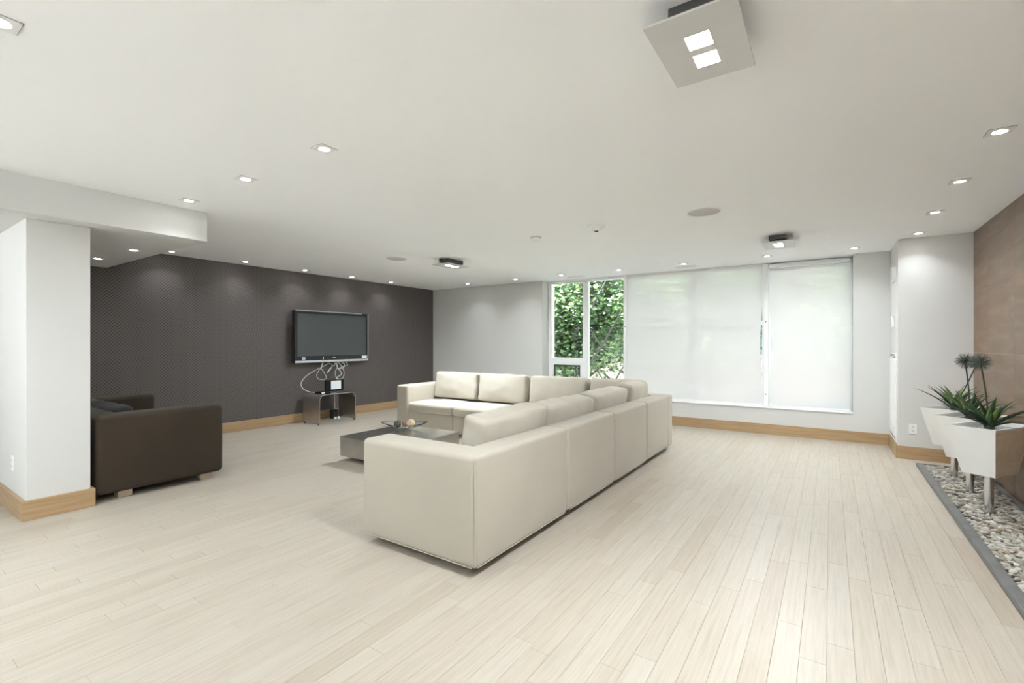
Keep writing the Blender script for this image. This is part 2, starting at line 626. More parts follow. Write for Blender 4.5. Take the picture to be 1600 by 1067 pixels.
for i in range(4):
    x = BX0 + (BX1 - BX0) * i / 3
    MB().box(x - .03, x + .03, YB - .1, YB - .05, BZ0 + .05, BZ1 - .05).build('mullion', 'frame', w4)

# right tiled wall; the unseen window in it is added for fill light
RY0, RY1 = -3.7, -1.7
wr = struct('wall_right', MB().box(XR, XR + .2, RY1, 6.80, 0, H).box(XR, XR + .2, YB, RY0, 0, H).box(XR, XR + .2, RY0, RY1, 0, BZ0).box(XR, XR + .2, RY0, RY1, BZ1, H), 'grout', 'brown limestone tiled wall behind the planters')
w5 = tag(MB().box(XR + .05, XR + .1, RY0, RY1, BZ0, BZ0 + .05).box(XR + .05, XR + .1, RY0, RY1, BZ1 - .05, BZ1).build('fill_window_right', 'frame'),
         'added unseen window letting in fill light right of the viewer', None, None, 'structure')
for i in range(5):
    q = RY0 + (RY1 - RY0) * i / 4
    MB().box(XR + .05, XR + .1, q - .03, q + .03, BZ0 + .05, BZ1 - .05).build('mullion', 'frame', w5)
ys = [6.80]
yy = 6.26
while yy > RY1 + .1:
    ys.append(yy)
    yy -= 0.78
ys.append(RY1)
zs = [0.0, 0.55, 1.19, 1.83, H]
for i in range(len(ys) - 1):
    for j in range(4):
        a, b_ = ys[i + 1] + .0006, ys[i] - .0006
        MB().box(XR - .003, XR + .001, a, b_, zs[j] + .0025, zs[j + 1] - .0025, tone=random.random()).build('tile', 'tile', wr, tone=True)

# baseboards
BH = 0.142
def base(name, x0, x1, y0, y1, label):
    struct(name, MB().box(x0, x1, y0, y1, 0, BH), 'oak', label, bevel=0.003)
base('baseboard_left', XL, XL + .02, 1.22, YF - .02, 'light oak baseboard along the dark wall')
base('baseboard_far', XL, 0.61, YF - .02, YF, 'light oak baseboard under the windows')
base('baseboard_recess', 0.61, 0.63, 6.78, YF, 'light oak baseboard below the access panel')
base('baseboard_stub', 0.63, XR - .012, 6.78, 6.80, 'light oak baseboard under the wall socket')
base('baseboard_column', -4.83, -4.805, 0.835, 1.245, 'light oak baseboard on the long side of the column')
base('baseboard_column_front', XL, -4.83, 0.835, 0.86, 'light oak baseboard on the end of the column')
base('baseboard_column_rear', XL + .02, -4.83, 1.22, 1.245, 'light oak baseboard behind the column')
base('baseboard_alcove', XL, XL + .02, YB, 0.835, 'light oak baseboard in the alcove')

# ------------------------------------------------------------------ floor planks
PW = 0.0945
KX0, KX1 = 0.745, 0.80       # gravel edging
KY1 = 6.45
def plank_mb(mb, x0, x1, y0, y1, t):
    g, c = 0.0004, 0.0006
    a, b, d, e = x0 + g, x1 - g, y0 + g, y1 - g
    v = [(a, d, -.012), (b, d, -.012), (b, e, -.012), (a, e, -.012),
         (a, d, -c), (b, d, -c), (b, e, -c), (a, e, -c),
         (a + c, d + c, 0), (b - c, d + c, 0), (b - c, e - c, 0), (a + c, e - c, 0)]
    f = [(8, 9, 10, 11)]
    for k in range(4):
        n = (k + 1) % 4
        f += [(k, n, n + 4, k + 4), (k + 4, n + 4, n + 8, k + 8)]
    mb.add(v, f, t)
rng = random.Random(21)
planks = []
rows = int((KX0 - XL) / PW) + 1
for i in range(rows):
    x1 = KX0 - i * PW
    x0 = max(XL, x1 - PW)
    y = YB - rng.random() * 1.2
    top = YF
    while y < top - .01:
        L = rng.choice([0.5, 0.75, 0.9, 1.1, 1.2, 1.3]) * rng.uniform(.9, 1.1)
        e = min(top, y + L)
        if top - e < 0.15:
            e = top
        planks.append((x0, x1, max(YB, y), e, min(1, max(0, rng.gauss(.55, .27)))))
        y = e
x = KX0
while x < XR - .02:
    planks.append((x, min(x + PW, XR), KY1, 6.80, rng.random()))
    planks.append((x, min(x + PW, XR), YB, -2.2, rng.random()))
    planks.append((x, min(x + PW, XR), -2.2, 0, rng.random()))
    planks.append((x, min(x + PW, XR), 0, 2.1, rng.random()))
    x += PW
def area(p):
    x0, x1, y0, y1, t = p
    q = proj((x0 + x1) / 2, (y0 + y1) / 2, 0)
    if not q:
        q = proj((x0 + x1) / 2, y1, 0)
        if not q:
            return 0
    u, v_, d = q
    if not (-60 < u < 1660 and v_ < 1130):
        q2 = proj((x0 + x1) / 2, y1, 0)
        if not (q2 and 0 < q2[0] < 1600 and q2[1] < 1067):
            return 0
    return (x1 - x0) * (y1 - y0) / d ** 3
planks.sort(key=area, reverse=True)
for p in planks[:300]:
    mb = MB()
    plank_mb(mb, *p)
    mb.build('plank', 'plank', floor, tone=True)
rest = MB()
for p in planks[300:]:
    plank_mb(rest, *p)
tag(rest.build('plank_field', 'plank', floor, tone=True), kind='stuff')

# ------------------------------------------------------------------ windows
def frame_piece(win, name, x0, x1, z0, z1, y0=YW - .03, y1=YW + .05, mat='frame'):
    return MB().box(x0, x1, y0, y1, z0, z1).build(name, mat, win, bevel=0.004)
def pane(win, x0, x1, z0, z1):
    return MB().box(x0, x1, YW + .006, YW + .012, z0, z1).build('pane', 'glass', win)
def window(name, x0, x1, label):
    w = MB()
    w.box(x0, x0 + .055, YW - .03, YW + .05, SILL, H).box(x1 - .055, x1, YW - .03, YW + .05, SILL, H)
    w.box(x0 + .055, x1 - .055, YW - .03, YW + .05, SILL, SILL + .06).box(x0 + .055, x1 - .055, YW - .03, YW + .05, H - .045, H)
    return tag(w.build(name, 'frame', bevel=0.004), label, None, None, 'structure')
w1 = window('window_1', WX0, -2.885, 'white framed window with two tall panes and leafy trees outside')
frame_piece(w1, 'mullion', -3.725, -3.625, SILL + .06, H - .045)
frame_piece(w1, 'transom', -4.385, -3.725, 0.93, 1.02)
pane(w1, -4.385, -3.725, 1.02, H - .045)
pane(w1, -3.625, -2.94, SILL + .06, H - .045)
frame_piece(w1, 'awning_frame', -4.385, -4.33, SILL + .06, 0.93)
frame_piece(w1, 'awning_frame', -3.78, -3.725, SILL + .06, 0.93)
frame_piece(w1, 'awning_frame', -4.33, -3.78, 0.89, 0.93)
sash = MB()
sash.box(-4.33, -4.305, YW - .01, YW + .03, SILL + .06, .89).box(-3.805, -3.78, YW - .01, YW + .03, SILL + .06, .89).box(-4.305, -3.805, YW - .01, YW + .03, .865, .89).box(-4.305, -3.805, YW - .01, YW + .03, SILL + .06, SILL + .085)
sash.build('awning_sash', 'gun', w1)
pane(w1, -4.305, -3.805, SILL + .085, .865)
# head rail above the clear window
frame_piece(w1, 'head_rail', WX0 + .005, -2.93, H - .03, H - .002, YW - .09, YW - .031)
w2 = window('window_2', -2.885, -0.775, 'white framed window behind the wide roller blind')
frame_piece(w2, 'mullion', -1.83, -1.74, SILL + .06, H - .045)
for a, b_ in ((-2.83, -1.83), (-1.74, -0.83)):
    frame_piece(w2, 'transom', a, b_, 1.56, 1.62)
    pane(w2, a, b_, SILL + .06, 1.56)
    pane(w2, a, b_, 1.62, H - .045)
w3 = window('window_3', -0.775, WX1, 'white framed window behind the narrow right roller blind')
pane(w3, -0.72, WX1 - .055, SILL + .06, H - .045)
# post cover between the two blinds, with its two fixing screws
pc = MB().box(-0.808, -0.742, YW - .10, YW - .03, SILL + .012, H).build('trim_2', 'white', bevel=0.004)
tag(pc, 'white post cover between the two roller blinds', None, None, 'structure')
for z in (0.545, 1.60):
    MB().tube([(-.775, YW - .104, z), (-.775, YW - .098, z)], .008, 10).build('screw', 'slot', pc)
pc2 = MB().box(-2.935, -2.885, YW - .09, YW - .03, SILL + .012, H).build('trim_3', 'white', bevel=0.004)
tag(pc2, 'white post cover between clear window and roller blind', None, None, 'structure')
MB().tube([(-2.905, YW - .094, 1.57), (-2.905, YW - .088, 1.57)], .008, 10).build('screw', 'slot', pc2)

# ------------------------------------------------------------------ roller blinds
def blind(x0, x1, zt, label, curl_l, curl_r, roll):
    y = YW - .112
    t = thing('roller_blind', label, 'blind', ((x0 + x1) / 2, y, SILL + .014), 0, 'white roller blinds')
    w = x1 - x0
    n, k = 16, 24
    hh = zt - SILL - .018
    v, f = [], []
    def bow(z):
        u = (z - 0.9) / 0.42
        return math.exp(-u * u)
    for j in range(k + 1):
        z = .004 + hh * j / k
        xa, xb = -w / 2 + curl_l * bow(z), w / 2 - curl_r * bow(z)
        for i in range(n + 1):
            s = i / n
            yo = -(curl_l * bow(z) * max(0, 1 - s * 8) * 0.7 + curl_r * bow(z) * max(0, 1 - (1 - s) * 8) * 0.7)
            yo += 0.004 * math.sin(s * 9 + z * 2)
            v.append((xa + (xb - xa) * s, yo, z))
    for j in range(k):
        for i in range(n):
            a = j * (n + 1) + i
            f.append((a, a + 1, a + n + 2, a + n + 1))
    mb = MB().add(v, f, .5, True)
    fab = mb.build('fabric', 'blind', t)
    MB().box(-w / 2, w / 2, -.008, .008, 0, .02).build('hem_bar', 'white', t, bevel=.003)
    top = zt - SILL - .014
    if roll:
        MB().tube([(-w / 2, .02, top + .0), (w / 2, .02, top + .0)], .024, 14).build('roller_tube', 'white', t)
        MB().box(-w / 2, w / 2, .0, .07, top + .03, top + .075).build('cassette', 'white', t, bevel=.004)
    else:
        MB().box(-w / 2, w / 2, .004, .05, top - .02, top + .012).build('head_rail', 'white', t, bevel=.003)
    return t
blind(-2.872, -0.815, H - .014, 'wide white roller blind with faint window bars showing through', 0, .03, False)
blind(-0.735, 0.222, H - .10, 'narrow white roller blind at the right end of the windows', .035, 0, True)

# ------------------------------------------------------------------ outdoors
tag(MB().box(-40, 30, 8.3, 60, -3.6, -3.5).build('ground_outside', 'asphalt'), 'ground outside below the window', None, None, 'structure')
bd = thing('brick_building', 'pale red brick building glimpsed through the leaves', 'building', (-8, 24, -3.5))
MB().box(-16, 14, 0, 6, 0, 8.6).build('wall', 'brick', bd)
MB().box(-16.2, 14.2, -.2, 6.2, 8.6, 8.9).build('parapet', 'roof', bd)
for i in range(9):
    for z in (1.0, 4.2):
        x = -14 + i * 3.1
        wd = MB().box(x, x + 1.2, -.06, .02, z, z + 1.7).build('window', 'roof', bd)
        MB().box(x + .1, x + 1.1, -.08, -.05, z + .1, z + 1.6).build('pane', 'darkglass', wd)

def tree(x, y, seed, crown, nleaf, label, lean):
    rg = random.Random(seed)
    t = thing('leafy_tree', label, 'tree', (x, y, -3.5), 0, 'trees outside the window')
    trunk = [(0, 0, 0), (.05 + lean * .3, .05, 2.2), (lean, 0, 4.2), (lean * 1.9, .1, 6.4)]
    MB().tube(trunk, [.13, .11, .09, .06], 8).build('trunk', 'bark', t)
    br = MB()
    tips = []
    for i in range(60):
        k = rg.uniform(.35, 1)
        b0 = Vector(trunk[1]).lerp(Vector(trunk[3]), k)
        a = rg.uniform(0, 2 * math.pi)
        L = rg.uniform(.7, crown)
        up = rg.uniform(-.1, .9)
        d = Vector((math.cos(a), math.sin(a) * .7, up)).normalized()
        p1 = b0 + d * L * .5 + Vector((0, 0, rg.uniform(-.05, .15)))
        p2 = b0 + d * L + Vector((rg.uniform(-.2, .2), 0, rg.uniform(0, .3)))
        br.tube([b0, p1, p2], [rg.uniform(.025, .05), .02, .008], 5)
        tips += [p1.lerp(p2, q) for q in (0, .35, .7, 1)]
    for i in range(5):
        b0 = Vector(trunk[1]).lerp(Vector(trunk[3]), .12 + i * .12)
        sd = 1 if (i + seed) % 2 else -1
        a_ = b0 + Vector((sd * .25, -.75, .25))
        p = [b0, a_, a_ + Vector((sd * .7, -.35, .75)), a_ + Vector((sd * 1.25, -.45, 1.6))]
        br.tube(p, [.05, .036, .024, .010], 6)
        br.tube([p[2], p[2] + Vector((-sd * .3, -.12, .5)), p[2] + Vector((-sd * .4, -.1, 1.1))], [.02, .014, .006], 5)
    br.build('branches', 'bark', t)
    lf = MB()
    for i in range(nleaf):
        c = rg.choice(tips) + Vector((rg.gauss(0, .26), rg.gauss(0, .26), rg.gauss(0, .24)))
        s = rg.uniform(.03, .07)
        q = Matrix.Rotation(rg.uniform(0, 6.28), 3, 'Z') @ Matrix.Rotation(rg.uniform(-1.2, 1.2), 3, 'X')
        pts = [(-s * .15, 0, 0), (0, s * .55, s * .1), (s * .5, s * .75, 0), (s * 1.9, 0, -s * .2), (s * .5, -s * .75, 0), (0, -s * .55, s * .1)]
        vv = [c + q @ Vector(p) for p in pts]
        lf.add(vv, [(0, 1, 2, 3), (0, 3, 4, 5)], min(1, max(0, rg.gauss(.6, .28))), False)
    tag(lf.build('foliage', 'foliage', t, tone=True), kind='stuff')
tree(-6.9, 12.2, 3, 2.2, 17000, 'leafy tree leaning right behind the left window pane', .5)
tree(-5.0, 11.4, 5, 2.0, 17000, 'leafy tree with dark forked branches behind the right window pane', -.5)
tree(-2.6, 12.6, 9, 2.2, 10000, 'leafy tree outside behind the wide roller blind', .2)
tree(1.2, 12.8, 19, 2.4, 9000, 'added unseen tree shading the narrow right roller blind', -.3)  # unseen tree, added to keep sky light off the narrow blind
tree(-8.8, 14.5, 12, 2.6, 12000, 'farther leafy tree left of the brick building', .3)
tree(-5.6, 15.6, 15, 2.8, 14000, 'farther leafy tree in front of the brick building', -.2)

# ------------------------------------------------------------------ ceiling lamps
def lamp_data(name, power, size, spread, col=(.90, .965, 1.0)):
    L = bpy.data.lights.new(name, 'AREA')
    L.shape = 'DISK'
    L.size = size
    L.energy = power
    L.spread = R(spread)
    L.color = col
    return L
DL = lamp_data('downlight_beam', DOWNLIGHT_W, .06, 115)
SL = [lamp_data('ceiling_spot_beam', w, .09, 170) for w in SPOT_W]

def add_lamp(data, parent, z):
    o = bpy.data.objects.new('beam', data)
    COL.objects.link(o)
    o.parent = parent
    o.location = (0, 0, z)

def make_downlight():
    t = thing('recessed_downlight', 'x', 'light')
    s, r, n = .054, .034, 32
    v, f = [], []
    for k in range(n):
        a = 2 * math.pi * (k + .5) / n
        c_, s_ = math.cos(a), math.sin(a)
        m = s / max(abs(c_), abs(s_))
        v += [(m * c_, m * s_, -.004), (r * c_, r * s_, -.005), (r * .86 * c_, r * .86 * s_, -.001), (m * c_, m * s_, 0)]
    for k in range(n):
        a, b = 4 * k, 4 * ((k + 1) % n)
        f += [(a, b, b + 1, a + 1), (a + 1, b + 1, b + 2, a + 2), (a + 3, b + 3, b, a)]
    MB().add(v, f).build('trim_plate', 'white', t)
    MB().lathe([(.0295, -.0012), (.02, -.003), (0, -.004)], 20).build('lens', 'lens', t)
    # dark strips painted as the thin shadow gap round the square trim
    g = MB()
    e = .0565
    for (x0, x1, y0, y1) in ((-e, e, -e, -s), (-e, e, s, e), (-e, -s, -s, s), (s, e, -s, s)):
        g.box(x0, x1, y0, y1, -.001, 0)
    g.build('shadow_gap', 'gun', t)
    add_lamp(DL, t, -.012)
    return t
rowW = 'third fourth fifth sixth'.split()
spots = []
for i, y in enumerate((6.545, 5.58, 4.62, 3.655)):
    spots.append((.775, y, H, ['square downlight above the wall corner next to the brown tiles', 'second square downlight from the wall corner in the row beside the brown tiles',
                               'third square downlight from the wall corner in the row beside the brown tiles', 'nearest square downlight in the row beside the brown tiles'][i]))
for i, x in enumerate((-2.516, -3.44, -4.344)):
    spots.append((x, 1.715, H, ['nearest of three square downlights in front of the bulkhead', 'middle of three square downlights in front of the bulkhead', 'square downlight close to the bulkhead face'][i]))
spots.append((-2.50, .375, H, 'square downlight cut by the top left corner of the picture'))
for i, y in enumerate((2.54, 3.45, 4.37, 5.26, 6.14)):
    spots.append((-6.92, y, H, ['square downlight at the dark wall peeking from behind the bulkhead', 'square downlight at the dark wall left of the television', 'square downlight at the dark wall just above the television',
                                'square downlight at the dark wall right above the television edge', 'square downlight at the dark wall nearest the far corner'][i]))
for i, x in enumerate((-5.86, -4.73, -3.80, -2.77, -1.775, -.70, .245)):
    spots.append((x, 7.13, H, ['square downlight near the far left corner above the plain white wall', 'square downlight just left of the clear window', 'square downlight above the clear window',
                               'square downlight where clear window and wide blind meet', 'square downlight above the middle of the wide blind',
                               'square downlight above the post between the two blinds', 'square downlight at the right end of the narrow blind'][i]))
zs_ = 2.192
for (x, y, l) in ((-5.62, 1.745, 'square downlight under the bulkhead beside the column'), (-6.5, 1.70, 'square downlight under the bulkhead nearest the dark wall')):
    spots.append((x, y, zs_, l))
# unseen downlights added to light the room, continuing the same pattern
for (x, y, l) in ((.775, 2.69, 'added unseen downlight just outside the right edge in the row beside the brown tiles'), (.775, 1.72, 'added unseen downlight farther right of the viewer in the row beside the tiles'),
                  (.775, .75, 'added unseen downlight level with the viewer at the right end of the tile row'), (-3.6, .375, 'added unseen downlight left of the viewer beyond the picture edge')):
    spots.append((x, y, H, l))
proto = make_downlight()
for i, (x, y, z, l) in enumerate(spots):
    o = proto if i == 0 else copy_tree(proto)
    o.location = (x, y, z)
    tag(o, l, 'light', 'square recessed downlights')

def make_fixture():
    t = thing('square_ceiling_lamp', 'x', 'light')
    MB().box(-.08, .08, -.16, .16, -.048, 0).build('ceiling_box', 'gun', t, bevel=.003)
    for y in (-.09, .09):
        MB().tube([(0, y, -.07), (0, y, -.046)], .008, 10).build('spacer_pin', 'silver', t)
    p = MB()
    w, l, z0, z1 = .148, .225, -.084, -.076
    lw, ll = .041, .043
    cy = (-.065 + .012, .065 + .012)
    ycuts = [-l, cy[0] - ll, cy[0] + ll, cy[1] - ll, cy[1] + ll, l]
    p.box(-w, -lw, -l, l, z0, z1).box(lw, w, -l, l, z0, z1)
    for a, b in ((0, 1), (2, 3), (4, 5)):
        p.box(-lw, lw, ycuts[a], ycuts[b], z0, z1)
    p.build('plate', 'plate', t)
    for c in cy:
        ln = MB().box(-lw + .002, lw - .002, c - ll + .002, c + ll - .002, -.081, -.078).build('lens', 'lens', t)
        MB().box(-lw - .004, lw + .004, c - ll - .004, c + ll + .004, -.0765, -.049).build('lamp_housing', 'gun', t)
        for sx in (-1, 1):
            MB().box(sx * .028 - .004, sx * .028 + .004, c - .012, c - .002, -.083, -.0795).build('clip', 'silver', ln)
    return t
fx = make_fixture()
lit = []
for i, (x, y, l) in enumerate(((-.39, 1.83, 'large square metal ceiling lamp with two bright bulbs nearest the viewer'),
                               (-4.40, 5.0, 'square metal ceiling lamp hanging above the far sofa'),
                               (-.47, 5.95, 'square metal ceiling lamp near the blinds'))):
    o = fx if i == 0 else copy_tree(fx)
    o.location = (x, y, H)
    tag(o, l, 'light', 'square metal ceiling lamps')
    lit.append(o)
for (x, y) in ((-3.4, -.6),):  # unseen lamp, added behind the viewer for more light
    o = copy_tree(fx)
    o.location = (x, y, H)
    tag(o, 'added unseen ceiling lamp lighting the room from behind the viewer', 'light', 'square metal ceiling lamps')
    lit.append(o)
for o, d_ in zip(lit, SL):
    add_lamp(d_, o, -.10)

# speakers, detectors, vents
for (x, y, l) in ((-.93, 4.42, 'round flat ceiling speaker above the right side of the sofa'), (-4.94, 4.48, 'round flat ceiling speaker near the television wall')):
    t = thing('ceiling_speaker', l, 'speaker', (x, y, H), 0, 'round ceiling speakers')
    MB().lathe([(.142, 0), (.142, -.003), (.132, -.005)], 40, cap=False).build('rim', 'white', t)
    MB().lathe([(.134, -.001), (.132, -.0045), (0, -.006)], 40, cap=False).build('grille', 'grille', t)
t = thing('smoke_detector', 'round white smoke detector with dark centre on the ceiling', 'detector', (-1.93, 4.36, H))
MB().lathe([(.088, 0), (.088, -.012), (.078, -.018), (.05, -.02)], 32).build('base', 'white', t)
MB().lathe([(.05, -.02), (.044, -.04), (.03, -.048), (0, -.05)], 28).build('dome', 'white', t)
MB().lathe([(.02, -.0485), (.018, -.054), (0, -.055)], 16).build('sensor', 'slot', t)
t = thing('heat_detector', 'small white cylindrical detector on the ceiling left of the round one', 'detector', (-2.67, 4.42, H))
MB().lathe([(.07, 0), (.07, -.006), (.062, -.008)], 28).build('base', 'white', t)
MB().lathe([(.058, -.008), (.058, -.018), (.05, -.04), (.038, -.046), (0, -.047)], 28).build('cap', 'white', t)
MB().lathe([(.0588, -.010), (.0588, -.015)], 28, cap=False).build('slot_ring', 'gun', t)
for (x, y, l) in ((-1.80, 7.40, 'slim white air grille in the ceiling above the wide blind'), (-3.66, 7.42, 'slim white air grille in the ceiling above the clear window')):
    t = thing('ceiling_vent', l, 'vent', (x, y, H), 0, 'slim ceiling vents')
    m = MB()
    m.box(-.15, .15, -.05, -.042, -.006, 0).box(-.15, .15, .042, .05, -.006, 0).box(-.15, -.142, -.042, .042, -.006, 0).box(.142, .15, -.042, .042, -.006, 0)
    m.build('frame', 'white', t)
    MB().box(-.142, .142, -.042, .042, -.001, 0).build('backing', 'gun', t)
    for k in range(4):
        MB().box(-.142, .142, -.033 + k * .02, -.025 + k * .02, -.006, -.001).build('slat', 'white', t)

# ------------------------------------------------------------------ cream sectional sofa
ST, SB = 0.665, 0.05          # top, underside
XO, XI = -1.59, -2.53         # outer back plane and seat front of the window-ward run
ARM, BK = 0.24, 0.20
def piping(parent, path):
    MB().tube(path, .0035, 6).build('piping', 'piping', parent)
def feet(t, w, d):
    for sx in (.22, w - .22):
        for sy in (.22, d - .22):
            MB().box(sx - .03, sx + .03, sy - .03, sy + .03, 0, SB + .01).build('foot', 'darkfoot', t)
def module(loc, rz, w, label, arm=None, corner=False, seed=0, lean=0.0, cush_shift=0.0, depth=.94, cush_top=.82):
    """local frame: x along the width 0..w, y 0 = outer back, +y = seat front, arm 'a' at x=0 or 'b' at x=w"""
    t = thing('sofa_module', label, 'sofa', loc, rz, 'cream sectional sofa modules')
    D = depth
    x0 = ARM if arm == 'a' else (BK if corner else 0)
    x1 = w - ARM if arm == 'b' else w
    e = .004
    MB().soft(x0 + e, x1 - e, BK, D - .012, SB, .29, .012, n=4).build('base', 'beige', t)
    MB().soft(e, w - e, 0, BK, SB, ST, .026, (0, .02, .006), n=8).build('back', 'beige', t)
    if arm:
        a0, a1 = (0, ARM) if arm == 'a' else (w - ARM, w)
        ao = MB().soft(a0 + (0 if arm == 'a' else e), a1 - (e if arm == 'a' else 0), 0 if arm == 'x' else .0, D, SB, ST, .032, (.02, 0, .008), n=8).build('arm', 'beige', t)
        xx = 0 if arm == 'a' else w
        s = 1 if arm == 'a' else -1
        piping(ao, [(xx + s * .006, .006, SB + .03), (xx + s * .006, .006, ST - .03)])
        piping(ao, [(xx + s * .006, .03, SB + .005), (xx + s * .006, D - .03, SB + .005)])
    if corner:
        MB().soft(0, BK, BK, D, SB, ST, .026, (.02, 0, .006), n=8).build('side_back', 'beige', t)
    piping(t, [(.03, .006, SB + .005), (w - .03, .006, SB + .005)])
    g = .008
    MB().soft(x0 + g, x1 - g, BK + .02, D + (-.025 if corner else .012), .288, .425, .04, (.0, .03, .16), n=8, wr=.006, seed=seed).build('seat_cushion', 'cushion', t)
    cw = x1 - x0
    bc = MB().soft(-cw / 2 + .028, cw / 2 - .028, -.10, .10, 0, cush_top - .435, .035, (.01, .26, .02), n=12, wr=.014, seed=seed + 3.3)
    bc.xform(Matrix.Translation((x0 + cw / 2 + cush_shift, BK + .165, .447)) @ Matrix.Rotation(lean, 4, 'Y') @ Matrix.Rotation(R(9), 4, 'X'))
    bc.build('back_cushion', 'cushion', t)
    if corner:
        bc = MB().soft(-.225, .225, -.09, .09, 0, cush_top - .435, .035, (.01, .26, .02), n=12, wr=.014, seed=seed + 6)
        bc.xform(Matrix.Translation((BK + .155, BK + .21 + .225, .447)) @ Matrix.Rotation(R(-90), 4, 'Z') @ Matrix.Rotation(R(10), 4, 'X'))
        bc.build('back_cushion', 'cushion', t)
    feet(t, w, D)
    return t
# run with its back to the open floor: local x -> -Y... rotate so that local +y points to -X and local x to +Y
D1 = XO - XI
module((XO, 2.0, 0), R(90), 1.085, 'cream sofa module with the broad square arm nearest the viewer', 'a', seed=1, lean=R(-1), cush_shift=.12, cush_top=.80)
module((XO, 3.09, 0), R(90), .905, 'second cream sofa module from the near arm', seed=2, lean=R(.6), cush_shift=.085, cush_top=.79)
module((XO, 4.0, 0), R(90), .885, 'third cream sofa module from the near arm, before the corner', seed=3, lean=R(-.6), cush_shift=.07, cush_top=.80)
# corner: outer backs at x=XO and y=YC
YC = 5.865
def corner_module():
    # local: back along y=0 (faces window), side back along x=0
    t = module((XO, YC, 0), R(180), .94, 'cream sofa corner module closest to the roller blinds', corner=True, seed=4, depth=YC - 4.89, cush_top=.83)
    return t
corner_module()
module((-2.535, YC, 0), R(180), .88, 'cream sofa module between the corner and the middle of the far row', seed=5, cush_top=.83, depth=.975)
module((-3.42, YC, 0), R(180), .87, 'cream sofa module in the middle of the far row', seed=6, cush_top=.83, depth=.975)
module((-4.295, YC, 0), R(180), 1.10, 'cream sofa module with arm at the far left end near the television', 'b', seed=7, cush_top=.83, depth=.975)

# ------------------------------------------------------------------ dark loveseat
t = thing('loveseat', 'dark brown fabric loveseat half hidden behind the white column', 'sofa', (-6.70, 1.26, 0))
W_, D_ = 1.86, .95
MB().soft(.24, W_ - .24, .18, D_ - .02, .06, .29, .015, n=4).build('base', 'brown', t)
MB().soft(0, W_, 0, .2, .06, .695, .035, (0, .02, .01)).build('back', 'brown', t)
MB().soft(0, .24, .2, D_, .06, .695, .04, (.02, 0, .015)).build('arm', 'brown', t)
MB().soft(W_ - .24, W_, .2 - .2, D_, .06, .695, .04, (.02, 0, .015)).build('arm', 'brown', t)
for k in range(2):
    a = .25 + k * .68
    MB().soft(a, a + .67, .2, D_ + .01, .288, .43, .04, (0, .03, .16), n=8, wr=.006, seed=k).build('seat_cushion', 'brown2', t)
    bc = MB().soft(-.32, .32, -.075, .075, 0, .31, .045, (.01, .3, .03), n=10, wr=.014, seed=20 + k)
    bc.xform(Matrix.Translation((a + .335, .31, .42)) @ Matrix.Rotation(R(12), 4, 'X'))
    bc.build('back_cushion', 'brown2', t)
for sx in (.10, W_ - .10):
    for sy in (.2, D_ - .13):
        MB().box(sx - .045, sx + .045, sy - .05, sy + .05, 0, .065).build('foot', 'foot', t, bevel=.004)

# ------------------------------------------------------------------ coffee table and bowl
TT = .268
t = thing('coffee_table', 'low square brushed steel coffee table in front of the sofa', 'table', (-4.0, 3.695, 0))
MB().box(-.46, .46, -.465, .465, TT - .012, TT).build('tabletop', 'table', t, bevel=.003)
m = MB()
m.box(-.458, .458, -.463, -.45, .055, TT - .012).box(-.458, .458, .45, .463, .055, TT - .012).box(-.458, -.445, -.45, .45, .055, TT - .012).box(.445, .458, -.45, .45, .055, TT - .012)
m.box(-.445, .445, -.45, .45, .055, .065)
m.build('apron', 'steel', t, bevel=.002)
for sx in (-.3, .3):
    for sy in (-.3, .3):
        MB().box(sx - .04, sx + .04, sy - .04, sy + .04, 0, .056).build('foot', 'darkfoot', t)

BC = (-4.19, 3.93)
t = thing('glass_bowl', 'boat-shaped clear glass bowl on the steel table', 'bowl', (BC[0], BC[1], TT), THETA)
def boat(s0, s1, nu=28, rings=7):
    v, f = [], []
    for i in range(rings):
        k = i / (rings - 1)
        r = s0 + (s1 - s0) * k
        for j in range(nu):
            a = 2 * math.pi * j / nu
            rx, ry = .275 * r, .155 * r
            z = .004 + .056 * r ** 2 + .022 * (r ** 2) * abs(math.cos(a)) ** 3
            v.append((rx * math.cos(a), ry * math.sin(a) * (1 - .25 * abs(math.cos(a))), z))
    for i in range(rings - 1):
        for j in range(nu):
            a, b = i * nu + j, i * nu + (j + 1) % nu
            f.append((a, b, b + nu, a + nu))
    return v, f
v, f = boat(.18, 1.0)
m = MB().add(v, f, .5, True)
m.add(v[:28], [tuple(reversed(range(28)))])
m.build('body', 'bowl', t)
rimpts = v[-28:] + v[-28:-27]
MB().tube(rimpts, .0045, 6, cap=False).build('rim', 'bowlrim', t)
